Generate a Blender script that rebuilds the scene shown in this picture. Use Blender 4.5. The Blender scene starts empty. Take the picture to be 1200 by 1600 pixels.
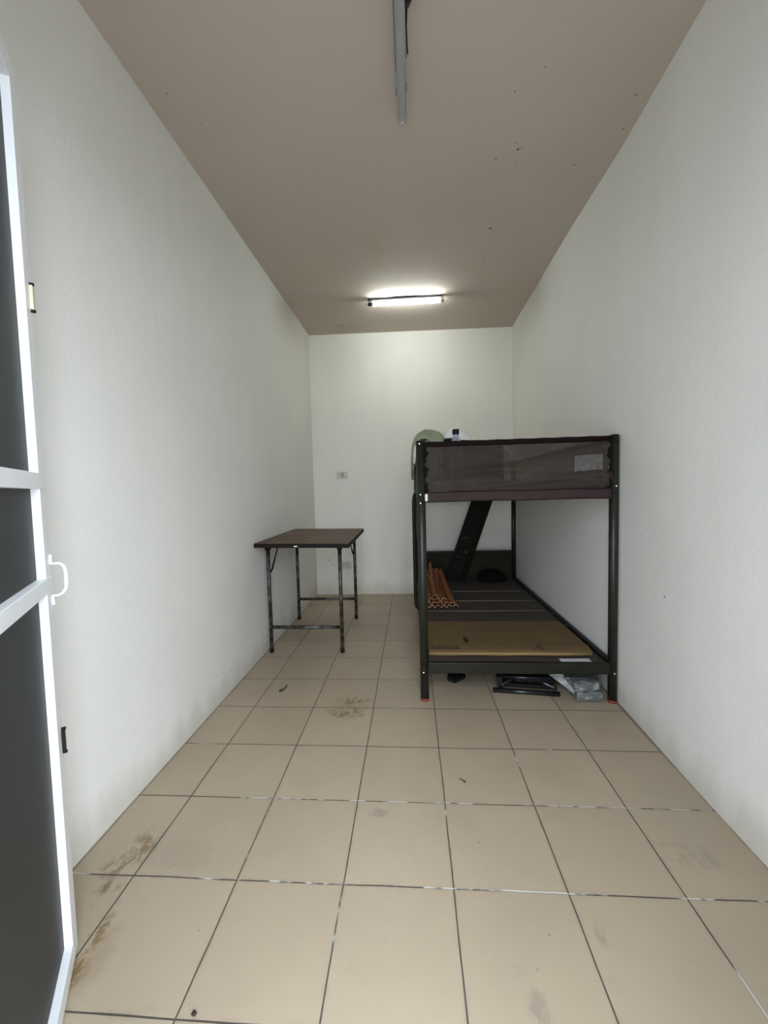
import bpy, bmesh, math, random
from mathutils import Vector, Matrix, noise
PI = math.pi
random.seed(7)
scene = bpy.context.scene
col = scene.collection

# ------------------------------------------------------------------ materials
def new_mat(name):
    m = bpy.data.materials.new(name); m.use_nodes = True
    return m, m.node_tree.nodes, m.node_tree.links, m.node_tree.nodes['Principled BSDF']

class NT:
    """small node-building helper"""
    def __init__(s, m):
        s.n = m.node_tree.nodes; s.l = m.node_tree.links
    def lk(s, v, sock):
        if hasattr(v, 'is_output'): s.l.new(v, sock)
        else: sock.default_value = v
    def math(s, op, a, b=0.0, c=0.0, clamp=False):
        n = s.n.new('ShaderNodeMath'); n.operation = op; n.use_clamp = clamp
        s.lk(a, n.inputs[0]); s.lk(b, n.inputs[1]); s.lk(c, n.inputs[2]); return n.outputs[0]
    def vmath(s, op, a, b=(0, 0, 0)):
        n = s.n.new('ShaderNodeVectorMath'); n.operation = op
        s.lk(a, n.inputs[0]); s.lk(b, n.inputs[1])
        return n.outputs[1] if op in ('LENGTH', 'DISTANCE') else n.outputs[0]
    def noise(s, vec, scale, detail=3, rough=.5, color=False):
        n = s.n.new('ShaderNodeTexNoise'); s.l.new(vec, n.inputs['Vector'])
        n.inputs['Scale'].default_value = scale; n.inputs['Detail'].default_value = detail
        n.inputs['Roughness'].default_value = rough
        return n.outputs['Color'] if color else n.outputs['Fac']
    def ss(s, v, lo, hi, a=0., b=1.):
        n = s.n.new('ShaderNodeMapRange'); n.interpolation_type = 'SMOOTHSTEP'
        s.l.new(v, n.inputs[0])
        n.inputs[1].default_value = lo; n.inputs[2].default_value = hi
        n.inputs[3].default_value = a; n.inputs[4].default_value = b
        return n.outputs[0]
    def mix(s, f, a, b):
        n = s.n.new('ShaderNodeMix'); n.data_type = 'RGBA'
        s.lk(f, n.inputs[0])
        for v, i in ((a, 6), (b, 7)):
            if isinstance(v, tuple) and len(v) == 3: v = (*v, 1)
            s.lk(v, n.inputs[i])
        return n.outputs[2]
    def scale(s, vec, xyz):
        return s.vmath('MULTIPLY', vec, xyz)
    def bump(s, h, strength, dist, bsdf):
        n = s.n.new('ShaderNodeBump'); n.inputs['Strength'].default_value = strength
        n.inputs['Distance'].default_value = dist
        s.l.new(h, n.inputs['Height']); s.l.new(n.outputs[0], bsdf.inputs['Normal'])
    def pos(s):
        return s.n.new('ShaderNodeNewGeometry').outputs['Position']
    def obj(s):
        return s.n.new('ShaderNodeTexCoord').outputs['Object']
    def blob(s, pos, c, rx, ry, soft=.6, wob=None, amp=.0, axes=(0, 1)):
        """elliptical mark of its own shape, edge broken by noise"""
        d = s.vmath('SUBTRACT', pos, c)
        k = [0, 0, 0]; k[axes[0]] = 1 / rx; k[axes[1]] = 1 / ry
        L = s.vmath('LENGTH', s.vmath('MULTIPLY', d, tuple(k)))
        if wob is not None: L = s.math('ADD', L, s.math('MULTIPLY', s.math('SUBTRACT', wob, .5), amp))
        return s.ss(L, soft, 1.0, 1., 0.)

def simple(name, rgb, rough=.5, metal=0., var=.12, scale=12, spec=.5, bump=0., bscale=60):
    m, n, l, b = new_mat(name); t = NT(m)
    p = t.obj(); nz = t.noise(p, scale, 4, .6)
    c2 = tuple(max(0, c * (1 - var * 2)) for c in rgb)
    l.new(t.mix(t.ss(nz, .3, .7), c2, rgb), b.inputs['Base Color'])
    b.inputs['Roughness'].default_value = rough; b.inputs['Metallic'].default_value = metal
    b.inputs['Specular IOR Level'].default_value = spec
    if bump: t.bump(t.noise(p, bscale, 3), bump, .002, b)
    return m

# plaster walls
def plaster(name, rgb, marks=(), axes=(1, 2), dirt_axis=1):
    m, n, l, b = new_mat(name); t = NT(m); p = t.pos()
    big = t.noise(p, 1.6, 4, .55)
    streak = t.noise(t.scale(p, (9, 9, .8)), 1.0, 4, .6)
    c = t.mix(t.ss(big, .3, .7), tuple(v * .95 for v in rgb), rgb)
    c = t.mix(t.ss(streak, .35, .75, 0, .25), c, tuple(v * q for v, q in zip(rgb, (.92, .9, .86))))
    sep = n.new('ShaderNodeSeparateXYZ'); l.new(p, sep.inputs[0])
    # scuffed dirt along the foot of the wall
    z = t.math('ADD', sep.outputs[2], t.math('MULTIPLY', t.noise(t.scale(p, (6, 6, 2)), 1.5, 4), -.22))
    foot = t.ss(z, -.11, .06, .55, 0.)
    c = t.mix(foot, c, tuple(v * q for v, q in zip(rgb, (.62, .58, .5))))
    # small scuffs
    sc = t.noise(t.scale(p, (30, 30, 10)), 1.0, 3, .7)
    c = t.mix(t.math('MULTIPLY', t.ss(sc, .70, .78, 0, .35), t.ss(sep.outputs[2], .2, 1.0, 1, .15)), c, tuple(v * .6 for v in rgb))
    for (ctr, rx, ry, k) in marks:
        c = t.mix(t.math('MULTIPLY', t.blob(p, ctr, rx, ry, .5, axes=axes), k), c, (.05, .045, .04))
    l.new(c, b.inputs['Base Color'])
    b.inputs['Roughness'].default_value = .62
    b.inputs['Specular IOR Level'].default_value = .3
    h = t.math('ADD', t.noise(p, 55, 4, .6), t.math('MULTIPLY', t.noise(p, 7, 3), 1.4))
    t.bump(h, .35, .004, b)
    return m

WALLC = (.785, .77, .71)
M = {}
M['wall_left'] = plaster('left_wall_plaster', WALLC,
    [((-.79, -.02, 1.48), .004, .006, .8), ((-.79, .9, .16), .012, .004, .5), ((-.79, 1.05, .12), .006, .015, .4)])
M['wall_right'] = plaster('right_wall_plaster', (.79, .775, .72),
    [((1.2, .6, .63), .006, .008, .7), ((1.18, .1, 1.35), .004, .006, .4)])
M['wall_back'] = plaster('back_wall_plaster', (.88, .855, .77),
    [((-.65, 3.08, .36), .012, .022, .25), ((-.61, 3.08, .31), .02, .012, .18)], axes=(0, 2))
M['wall_front'] = plaster('front_wall_plaster', WALLC, axes=(0, 2))

def ceiling_mat():
    m, n, l, b = new_mat('ceiling_paint'); t = NT(m); p = t.pos()
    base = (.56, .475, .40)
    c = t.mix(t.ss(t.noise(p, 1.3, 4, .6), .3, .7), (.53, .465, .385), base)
    w = t.noise(p, 9, 4, .6)
    c = t.mix(t.math('MULTIPLY', t.blob(p, (.005, 1.70, 2.6), .062, .23, .75, w, .5), .6), c, (.50, .44, .30))
    c = t.mix(t.math('MULTIPLY', t.blob(p, (-.43, 2.86, 2.6), .055, .06, .5, w, .5), .35), c, (.30, .27, .20))
    c = t.mix(t.math('MULTIPLY', t.blob(p, (-.40, 2.95, 2.6), .25, .14, .2, w, 1.2), .22), c, (.30, .27, .22))
    for (x, y, r) in [(.732, .590, .004), (.644, .675, .0045), (.71, .92, .005), (.727, .958, .008), (.742, .957, .004), (.637, 1.006, .005),
                      (.737, 1.039, .004), (.71, 1.531, .010), (.57, 1.65, .005), (.73, 1.863, .007), (1.026, 1.079, .005),
                      (1.16, .893, .005)]:
        c = t.mix(t.blob(p, (x, y, 2.616), r, r * .8, .45, w, .5), c, (.03, .027, .025))
    for (x, y, r) in [(-.70, .56, .010), (1.13, .735, .012), (-.64, .70, .006), (-.2, .75, .005)]:
        c = t.mix(t.math('MULTIPLY', t.blob(p, (x, y, 2.616), r, r * .8, .3, w, .8), .45), c, (.12, .11, .10))
    l.new(c, b.inputs['Base Color']); b.inputs['Roughness'].default_value = .8
    b.inputs['Specular IOR Level'].default_value = .2
    t.bump(t.noise(p, 40, 4), .2, .003, b)
    return m
M['ceiling'] = ceiling_mat()

def floor_mat():
    m, n, l, b = new_mat('ceramic_floor_tiles'); t = NT(m); p = t.pos()
    q = t.vmath('ADD', p, t.scale(t.vmath('SUBTRACT', t.noise(p, 4, 2, .5, True), (.5, .5, .5)), (.006, .006, 0)))
    sep = n.new('ShaderNodeSeparateXYZ'); l.new(q, sep.inputs[0])
    def edge(s):   # distance in metres to the nearest joint
        f = t.math('FRACT', t.math('ADD', t.math('DIVIDE', s, .3), 100.0))
        return t.math('MULTIPLY', t.math('MINIMUM', f, t.math('SUBTRACT', 1.0, f)), .3)
    ex = edge(sep.outputs[0]); ey = edge(sep.outputs[1])
    e = t.math('MINIMUM', ex, ey)
    # per tile tone
    cx = t.math('FLOOR', t.math('DIVIDE', sep.outputs[0], .3)); cy = t.math('FLOOR', t.math('DIVIDE', sep.outputs[1], .3))
    cmb = n.new('ShaderNodeCombineXYZ'); l.new(cx, cmb.inputs[0]); l.new(cy, cmb.inputs[1])
    wn = n.new('ShaderNodeTexWhiteNoise'); wn.noise_dimensions = '3D'; l.new(cmb.outputs[0], wn.inputs[0])
    tile = t.mix(wn.outputs[0], (.40, .318, .215), (.435, .348, .24))
    cloud = t.noise(p, 3.2, 5, .6)
    tile = t.mix(t.ss(cloud, .35, .72, 0, .35), tile, (.33, .265, .185))
    smear = t.noise(t.scale(p, (1, 2.2, 1)), 9, 5, .7)
    tile = t.mix(t.ss(smear, .58, .72, 0, .22), tile, (.27, .22, .15))
    fine = t.noise(p, 160, 2, .5)
    tile = t.mix(t.ss(fine, .3, .7, 0, .12), tile, (.36, .31, .24))
    # grime patches and small marks
    w = t.noise(p, 26, 5, .7); w2 = t.noise(t.scale(p, (1, .55, 1)), 34, 5, .75)
    brown = (.20, .125, .05)
    gr = (.22, .19, .15)
    def mark(c0, ctr, rx, ry, k, colr, amp=1.3, ww=None, soft=.35):
        return t.mix(t.math('MULTIPLY', t.blob(p, (*ctr, 0), rx, ry, soft, ww or w, amp), k), c0, colr)
    streaky = t.ss(w2, .44, .56)
    def streak(c0, ctr, rx, ry, k, colr):
        f = t.math('MULTIPLY', t.math('MULTIPLY', t.blob(p, (*ctr, 0), rx, ry, .3, w, 1.1), streaky), k)
        return t.mix(f, c0, colr)
    tile = streak(tile, (-.635, .095), .055, .085, .85, brown)
    tile = streak(tile, (-.675, .02), .05, .055, .8, brown)
    tile = streak(tile, (-.65, -.035), .045, .03, 1., brown)
    tile = mark(tile, (-.50, .07), .15, .075, .20, gr, 1.6)
    tile = streak(tile, (-.585, -.155), .03, .09, .9, brown)
    tile = streak(tile, (-.585, -.235), .05, .07, 1., brown)
    tile = mark(tile, (-.56, -.22), .06, .11, .25, brown)
    tile = streak(tile, (-.11, .97), .12, .05, .75, brown)
    tile = streak(tile, (-.13, .86), .13, .07, .9, brown)
    tile = mark(tile, (-.12, .90), .13, .11, .18, brown)
    tile = streak(tile, (.99, .13), .12, .06, .35, gr)
    tile = streak(tile, (.08, .25), .04, .03, .5, gr)
    tile = streak(tile, (.45, -.25), .03, .05, .55, gr)
    tile = streak(tile, (.64, -.1), .02, .04, .5, gr)
    tile = mark(tile, (1.05, .30), .14, .2, .14, (.3, .27, .2), 1.5)
    sp = t.noise(p, 42, 2, .5)
    tile = t.mix(t.ss(sp, .745, .775, 0, .65), tile, (.09, .07, .05))
    # joints: dark dirty cement with a few pale patches
    gn = t.noise(p, 3.1, 4, .75)
    row = t.math('MULTIPLY', t.math('LESS_THAN', ey, ex), t.math('MULTIPLY', t.ss(sep.outputs[1], -.1, -.02), t.ss(sep.outputs[1], .32, .42, 1, 0)))
    row = t.math('MULTIPLY', row, t.ss(sep.outputs[0], -.5, -.2, .4, 1))
    gn = t.math('ADD', gn, t.math('MULTIPLY', row, .10))
    grout = t.mix(t.ss(gn, .58, .64), (.075, .060, .046), (.52, .50, .45))
    grout = t.mix(t.ss(sep.outputs[1], .5, 1.3), grout, (.15, .115, .08))
    wid = t.math('ADD', .0016, t.math('MULTIPLY', t.noise(p, 12, 3, .6), .0016))
    g = t.math('SUBTRACT', 1.0, t.math('DIVIDE', e, wid)); g = t.math('MULTIPLY', g, 2.5, clamp=True)
    halo = t.ss(e, .002, .012, .28, 0)
    tile = t.mix(t.math('MULTIPLY', halo, t.ss(t.noise(p, 14, 4, .6), .4, .65)), tile, (.2, .17, .13))
    c = t.mix(g, tile, grout)
    # dirt gathered in the seam where the tiles meet the walls
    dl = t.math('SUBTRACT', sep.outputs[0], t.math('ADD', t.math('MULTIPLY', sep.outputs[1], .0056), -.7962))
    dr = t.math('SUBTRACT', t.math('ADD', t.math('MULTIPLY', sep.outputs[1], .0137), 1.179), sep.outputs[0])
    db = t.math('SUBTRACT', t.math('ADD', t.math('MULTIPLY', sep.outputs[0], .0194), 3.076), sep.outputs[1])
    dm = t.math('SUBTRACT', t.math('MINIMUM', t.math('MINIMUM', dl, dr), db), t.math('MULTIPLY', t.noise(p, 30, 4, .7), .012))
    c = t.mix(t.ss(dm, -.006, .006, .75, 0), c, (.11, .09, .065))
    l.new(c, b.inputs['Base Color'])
    rg = t.math('ADD', t.math('MULTIPLY', t.noise(p, 5, 4, .6), .16), .30)
    l.new(t.math('MAXIMUM', rg, t.math('MULTIPLY', g, .9)), b.inputs['Roughness'])
    b.inputs['Specular IOR Level'].default_value = .45
    h = t.math('SUBTRACT', t.math('MULTIPLY', fine, .08), t.math('MULTIPLY', t.ss(e, .0, .003, 1, 0), 1))
    t.bump(h, .5, .0015, b)
    return m
M['floor'] = floor_mat()

M['alu'] = simple('white_painted_aluminium', (.86, .87, .86), .38, 0, .03, 5)
M['door_panel'] = simple('dark_grey_panel', (.028, .031, .030), .55, 0, .06, 3, .35)
M['beam'] = simple('matt_dark_olive_steel', (.013, .013, .007), .5, 0, .15, 8, .25)
M['steel_grey'] = simple('bed_steel_olive_grey', (.020, .021, .014), .36, .2, .12, 8)
M['steel_dark'] = simple('bed_steel_dark', (.007, .007, .005), .5, 0, .15, 8, .25)
M['red_cap'] = simple('red_plastic_cap', (.22, .03, .02), .5)
M['bolt'] = simple('bright_bolt', (.85, .85, .82), .25, .7)
M['black'] = simple('black_plastic', (.007, .007, .007), .6, spec=.2)
M['black_tube'] = simple('black_painted_tube', (.008, .008, .009), .3)
M['black_cloth'] = simple('black_cloth', (.006, .006, .005), .95, spec=.1, bump=.4)
M['slat'] = simple('grey_bed_board', (.062, .047, .035), .65, 0, .10, 9)
M['slat_edge'] = simple('board_edge_strip', (.26, .22, .18), .45, 0, .1, 9)
M['green'] = simple('sage_green_cloth', (.33, .38, .24), .9, 0, .10, 9, .2, .5, 120)
M['white_cloth'] = simple('white_cap_cloth', (.93, .93, .89), .85, 0, .04, 9, .2)
M['kraft_strip'] = simple('brown_card_edge_strip', (.27, .088, .018), .7, 0, .18, 20)
M['kraft_edge'] = simple('pale_cut_card', (.50, .31, .20), .8, 0, .1, 20)
M['paper'] = simple('white_paper', (.7, .7, .7), .7, 0, .02)
M['ink'] = simple('black_ink', (.012, .008, .005), .7, 0, .02)
M['plate'] = simple('ivory_plastic', (.66, .63, .54), .4, 0, .03)
M['plate_dark'] = simple('dirty_ivory_plastic', (.40, .36, .28), .5, 0, .03)
M['brass'] = simple('pale_brass', (.62, .62, .42), .4, .3)
M['batten'] = simple('grey_enamel_batten', (.36, .36, .36), .45, 0, .06, 6)
M['batten_dark'] = simple('shaded_grey_batten', (.07, .075, .075), .7, 0, .1, 8, .2)  # grey darkened to put the shade of the batten's front into its colour
M['twig'] = simple('dry_leaf', (.03, .018, .01), .8)
M['mattress'] = simple('mattress_cover', (.40, .37, .31), .6, 0, .1, 6)
M['steel_olive'] = simple('scratched_olive_steel', (.022, .020, .008), .6, 0, .2, 14, .15)
M['ground'] = simple('outdoor_concrete', (.42, .41, .39), .85, 0, .1, 1.5)

def cardboard():
    m, n, l, b = new_mat('corrugated_cardboard'); t = NT(m); p = t.obj(); w = t.noise(p, 14, 4, .6)
    c = t.mix(t.ss(t.noise(t.scale(p, (1, 6, 1)), 5, 4), .3, .7), (.135, .080, .026), (.165, .102, .036))
    c = t.mix(t.math('MULTIPLY', t.blob(p, (-.08, .075, 0), .20, .018, .2, w, .9), .6), c, (.075, .04, .012))
    c = t.mix(t.math('MULTIPLY', t.blob(p, (.05, .08, 0), .05, .028, .2, w, .9), .5), c, (.075, .04, .012))
    l.new(c, b.inputs['Base Color']); b.inputs['Roughness'].default_value = .8
    return m
M['card'] = cardboard()
M['card_flap'] = simple('cardboard_flap', (.185, .118, .045), .8, 0, .08, 10)
M['card_light'] = simple('cardboard_cut_edge', (.30, .20, .075), .8, 0, .08, 20)

def scratched_steel():
    m, n, l, b = new_mat('scratched_dark_steel'); t = NT(m); p = t.obj()
    s = t.noise(t.scale(p, (14, 4, 60)), 1.0, 4, .7)
    s2 = t.noise(p, 30, 3, .6)
    f = t.math('MULTIPLY', t.ss(s, .62, .68), t.ss(s2, .45, .6))
    l.new(t.mix(f, (.007, .007, .005), (.10, .09, .055)), b.inputs['Base Color'])
    b.inputs['Roughness'].default_value = .6; b.inputs['Specular IOR Level'].default_value = .15
    return m
M['scratched'] = scratched_steel()

def rusty_tube():
    m, n, l, b = new_mat('worn_galvanised_tube'); t = NT(m); p = t.obj()
    f = t.ss(t.noise(p, 22, 4, .7), .42, .6)
    l.new(t.mix(f, (.030, .017, .010), (.105, .108, .095)), b.inputs['Base Color'])
    b.inputs['Roughness'].default_value = .45; b.inputs['Metallic'].default_value = .4
    return m
M['tube'] = rusty_tube()

def table_wood():
    m, n, l, b = new_mat('worn_brown_laminate'); t = NT(m); p = t.obj()
    g = t.noise(t.scale(p, (30, 2.5, 5)), 1.0, 4, .6)
    c = t.mix(t.ss(g, .3, .7), (.085, .050, .028), (.14, .092, .056))
    c = t.mix(t.ss(t.noise(p, 4, 4, .6), .48, .7, 0, .8), c, (.18, .135, .10))
    l.new(c, b.inputs['Base Color']); b.inputs['Roughness'].default_value = .55; b.inputs['Specular IOR Level'].default_value = .3
    return m
M['table'] = table_wood()
M['table_edge'] = simple('dark_edging', (.010, .006, .004), .6, spec=.2)

def sheer():
    m, n, l, b = new_mat('sheer_brown_mesh'); t = NT(m); p = t.obj()
    b.inputs['Base Color'].default_value = (.036, .027, .020, 1); b.inputs['Specular IOR Level'].default_value = .15
    b.inputs['Roughness'].default_value = .7
    q = t.vmath('ADD', t.scale(p, (2.2, 1, 9)), t.scale(t.noise(p, 3, 2, .5, True), (0, 0, 2.5)))
    f = t.ss(t.noise(q, 1.6, 3, .5), .3, .7, .87, .955)
    l.new(f, b.inputs['Alpha'])
    return m
M['sheer'] = sheer()
M['hem'] = simple('dark_brown_hem', (.010, .004, .004), .85, 0, .15, 20, .15)
M['band'] = simple('mauve_brown_fabric', (.045, .029, .028), .85, 0, .08, 14, .2)

def clear_film(name, rgb, alpha, rough=.15):
    m, n, l, b = new_mat(name); t = NT(m); p = t.obj()
    f = t.noise(p, 30, 5, .7)
    l.new(t.ss(f, .35, .7, alpha * .6, min(1, alpha * 1.3)), b.inputs['Alpha'])
    b.inputs['Base Color'].default_value = (*rgb, 1); b.inputs['Roughness'].default_value = rough
    return m
M['film'] = clear_film('clear_plastic_film', (.62, .62, .60), .55)
M['pocket'] = clear_film('cloudy_pocket_film', (.15, .14, .13), .62, .4)
M['bottle'] = clear_film('clear_bottle_plastic', (.36, .37, .42), .80, .15)

def bundle_mat():
    m, n, l, b = new_mat('plastic_wrapped_grey'); t = NT(m); p = t.obj()
    f = t.noise(t.scale(p, (1, 2.5, 3)), 22, 5, .7)
    l.new(t.mix(t.ss(f, .50, .68), (.11, .12, .115), (.36, .38, .36)), b.inputs['Base Color'])
    b.inputs['Roughness'].default_value = .25
    b.inputs['Coat Weight'].default_value = .4
    t.bump(t.noise(p, 25, 4, .6), .6, .006, b)
    return m
M['bundle'] = bundle_mat()

def emitter():
    m, n, l, b = new_mat('lit_fluorescent_tube')
    b.inputs['Base Color'].default_value = (.9, .9, .9, 1)
    b.inputs['Emission Color'].default_value = (.92, 1.0, .99, 1)
    b.inputs['Emission Strength'].default_value = TUBE
    return m
TUBE = 34.0
M['glow'] = emitter()

# ------------------------------------------------------------------ geometry helpers
def box(bm, c, s, rot=None, bev=0.0, seg=2, taper=None):
    r = bmesh.ops.create_cube(bm, size=1.0); vs = r['verts']
    for v in vs:
        v.co = Vector((v.co.x * s[0], v.co.y * s[1], v.co.z * s[2]))
    if bev:
        es = list({e for v in vs for e in v.link_edges})
        rr = bmesh.ops.bevel(bm, geom=es, offset=bev, segments=seg, affect='EDGES', profile=.5)
        vs = list({v for f in rr['faces'] for v in f.verts} | {v for v in vs if v.is_valid})
    mt = Matrix.Translation(c)
    if rot is not None: mt = mt @ rot
    for v in vs: v.co = mt @ v.co
    return vs

def tube(bm, pts, r, n=12, cap=True, flat=None):
    pts = [Vector(p) for p in pts]; rings = []
    up = None
    for i, p in enumerate(pts):
        d = (pts[min(i + 1, len(pts) - 1)] - pts[max(i - 1, 0)]).normalized()
        if up is None:
            up = Vector((0, 0, 1)) if abs(d.z) < .9 else Vector((0, 1, 0))
        a = d.cross(up).normalized(); b_ = a.cross(d).normalized(); up = b_
        rr = r[i] if isinstance(r, (list, tuple)) else r
        rings.append([bm.verts.new(p + (a * math.cos(2 * PI * k / n) + b_ * math.sin(2 * PI * k / n) * (flat or 1)) * rr) for k in range(n)])
    for A, B in zip(rings, rings[1:]):
        for k in range(n):
            f = bm.faces.new((A[k], A[(k + 1) % n], B[(k + 1) % n], B[k])); f.smooth = True
    if cap:
        bm.faces.new(rings[0][::-1]); bm.faces.new(rings[-1])

def lathe(bm, prof, c, n=24):
    c = Vector(c); rings = []
    for (r, z) in prof:
        rings.append([bm.verts.new(c + Vector((r * math.cos(2 * PI * k / n), r * math.sin(2 * PI * k / n), z))) for k in range(n)])
    for A, B in zip(rings, rings[1:]):
        for k in range(n):
            f = bm.faces.new((A[k], A[(k + 1) % n], B[(k + 1) % n], B[k])); f.smooth = True
    if prof[0][0] > 0: bm.faces.new(rings[0][::-1])
    if prof[-1][0] > 0: bm.faces.new(rings[-1])

def grid(bm, nu, nv, fn, smooth=True):
    vs = [[bm.verts.new(fn(i / nu, j / nv)) for j in range(nv + 1)] for i in range(nu + 1)]
    for i in range(nu):
        for j in range(nv):
            f = bm.faces.new((vs[i][j], vs[i + 1][j], vs[i + 1][j + 1], vs[i][j + 1])); f.smooth = smooth
    return vs

def prism(bm, poly, vec):
    """extrude a planar polygon (list of 3D points) along vec"""
    vec = Vector(vec)
    a = [bm.verts.new(Vector(p)) for p in poly]; b_ = [bm.verts.new(Vector(p) + vec) for p in poly]
    bm.faces.new(a[::-1]); bm.faces.new(b_)
    for k in range(len(a)):
        bm.faces.new((a[k], a[(k + 1) % len(a)], b_[(k + 1) % len(a)], b_[k]))

def abs_loc(o):
    v = Vector(o.location)
    while o.parent: o = o.parent; v += Vector(o.location)
    return v

def obj(name, bm, mat, parent=None, origin=None, label=None, solid=0, subsurf=0, normals=True):
    """geometry in bm is in room coordinates; origin defaults to the base centre"""
    if normals: bmesh.ops.recalc_face_normals(bm, faces=bm.faces[:])
    xs = [v.co for v in bm.verts]
    if origin is None:
        lo = Vector((min(v.x for v in xs), min(v.y for v in xs), min(v.z for v in xs)))
        hi = Vector((max(v.x for v in xs), max(v.y for v in xs), max(v.z for v in xs)))
        origin = (lo + hi) / 2
        if parent is None: origin.z = lo.z
    origin = Vector(origin)
    for v in bm.verts: v.co -= origin
    me = bpy.data.meshes.new(name); bm.to_mesh(me); bm.free()
    o = bpy.data.objects.new(name, me); col.objects.link(o)
    for mm in (mat if isinstance(mat, (list, tuple)) else [mat]): me.materials.append(mm)
    if parent:
        o.parent = parent; o.location = origin - abs_loc(parent)
    else: o.location = origin
    if label: o['label'] = label
    if solid:
        md = o.modifiers.new('solidify', 'SOLIDIFY'); md.thickness = solid; md.offset = 0
    if subsurf:
        md = o.modifiers.new('subsurf', 'SUBSURF'); md.levels = subsurf; md.render_levels = subsurf
    return o

def thing(name, label, cat, loc, group=None):
    o = bpy.data.objects.new(name, None); o.empty_display_size = .05; col.objects.link(o)
    o.location = loc; o['label'] = label; o['category'] = cat
    if group: o['group'] = group
    return o

def tag(o, label, cat, group=None):
    o['label'] = label; o['category'] = cat
    if group: o['group'] = group
    return o

def struct(name, bm, mat, parent=None, **k):
    o = obj(name, bm, mat, parent, **k)
    if parent is None: o['kind'] = 'structure'
    return o

def B(): return bmesh.new()

# ------------------------------------------------------------------ room shell (metres, floor at z = 0)
H = 2.616
YF = -.86                       # inner face of the front wall
def xl(y): return -.779 + .0056 * (y - 3.076)
def xr(y): return 1.217 + .0137 * (y - 3.076) + .013 * math.exp(-((y - .98) / .4) ** 2)
def yb(x): return 3.076 + .0194 * x

bm = B(); prism(bm, [(-.95, -1.01, 0), (1.40, -1.01, 0), (1.40, 3.30, 0), (-.95, 3.30, 0)], (0, 0, -.1)); struct('floor', bm, M['floor'])
bm = B(); prism(bm, [(-.95, -1.01, H), (1.40, -1.01, H), (1.40, 3.30, H), (-.95, 3.30, H)], (0, 0, .12)); struct('ceiling', bm, M['ceiling'])
ys = [-1.01 + i * (3.30 + 1.01) / 60 for i in range(61)]
bm = B(); prism(bm, [(xl(-1.01), -1.01, 0), (xl(3.2), 3.2, 0), (xl(3.2) - .12, 3.2, 0), (xl(-1.01) - .12, -1.01, 0)], (0, 0, H)); struct('wall_left', bm, M['wall_left'])
bm = B(); prism(bm, [(xr(y), y, 0) for y in ys[:-1]] + [(1.36, ys[-2], 0), (1.36, -1.01, 0)], (0, 0, H)); struct('wall_right', bm, M['wall_right'])
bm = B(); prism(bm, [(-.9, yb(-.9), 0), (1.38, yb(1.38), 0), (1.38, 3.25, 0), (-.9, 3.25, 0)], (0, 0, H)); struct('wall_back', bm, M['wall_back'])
# front wall with the doorway the camera looks in through
DX0, DX1, DH = -.225, .60, 2.10
bm = B()
def fwall(x0, x1, z0, z1): box(bm, ((x0 + x1) / 2, YF - .06, (z0 + z1) / 2), (x1 - x0, .12, z1 - z0))
fwall(-.92, DX0 - .04, 0, H); fwall(DX1 + .04, 1.30, 0, H); fwall(DX0 - .04, DX1 + .04, DH + .04, H)
struct('wall_front', bm, M['wall_front'])
bm = B()
for x in (DX0 - .02, DX1 + .02): box(bm, (x, YF - .06, (DH + .04) / 2), (.04, .13, DH + .04), bev=.003)
box(bm, ((DX0 + DX1) / 2, YF - .06, DH + .02), (DX1 - DX0, .13, .04), bev=.003)
struct('trim_1', bm, M['alu'])
bm = B(); prism(bm, [(-14, -1.01, -.02), (14, -1.01, -.02), (14, -22, -.02), (-14, -22, -.02)], (0, 0, -.1))
struct('ground', bm, M['ground'])

# ------------------------------------------------------------------ door leaf, swung in to the left
E0 = Vector((-.614, -.18, 0)); dd = Vector((.529, -.849, 0)).normalized(); nn = Vector((.849, .529, 0)).normalized()
LW = .79
def dpt(s, n_, z): return E0 + dd * s + nn * n_ + Vector((0, 0, z))
DR = Matrix((( dd.x, nn.x, 0, 0), (dd.y, nn.y, 0, 0), (0, 0, 1, 0), (0, 0, 0, 1)))
door = bpy.data.objects.new('door_1', None); col.objects.link(door); door.location = dpt(LW, 0, 0); door['kind'] = 'structure'
def dbox(s0, s1, n0, n1, z0, z1, name, mat, parent=None, bev=.0015):
    bm = B(); box(bm, dpt((s0 + s1) / 2, (n0 + n1) / 2, (z0 + z1) / 2), (s1 - s0, n1 - n0, z1 - z0), DR, bev)
    return obj(name, bm, mat, parent or door)
FT = .044; N0 = -FT       # visible face at n = 0, leaf behind it
ZT = 1.985
dbox(0, .045, N0, 0, .006, ZT, 'stile', M['alu'])
dbox(LW - .045, LW, N0, 0, .006, ZT, 'stile', M['alu'])
zs = [(.006, .05), (.868, .902), (1.098, 1.132), (ZT - .05, ZT)]
for k, (a, b_) in enumerate(zs):
    dbox(.045 if k in (0, 3) else .001, LW - .045, N0 + .002 if k in (0, 3) else -.020, 0 if k in (0, 3) else .0015, a, b_, 'rail', M['alu'])
for (a, b_) in ((.05, .868), (.902, 1.098), (1.132, ZT - .05)):
    dbox(.045, LW - .045, N0 + .020, N0 + .028, a, b_, 'panel', M['door_panel'], bev=0)
hz0, hz1 = .842, .943
bm = B()
hs = .005
hp = [dpt(hs, .002, hz0 + .014), dpt(hs, .012, hz0 + .013), dpt(hs, .020, hz0 + .018), dpt(hs, .0265, hz0 + .029),
      dpt(hs, .0275, hz0 + .045), dpt(hs, .0275, hz1 - .036), dpt(hs, .025, hz1 - .022), dpt(hs, .018, hz1 - .015), dpt(hs, .012, hz1 - .014), dpt(hs, .002, hz1 - .014)]
tube(bm, hp, [.0028, .0028, .0030, .0036, .0042, .0042, .0036, .0030, .0028, .0028], 10, flat=1)
handle = obj('handle', bm, M['alu'], door, label='white D-shaped pull handle')
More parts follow.
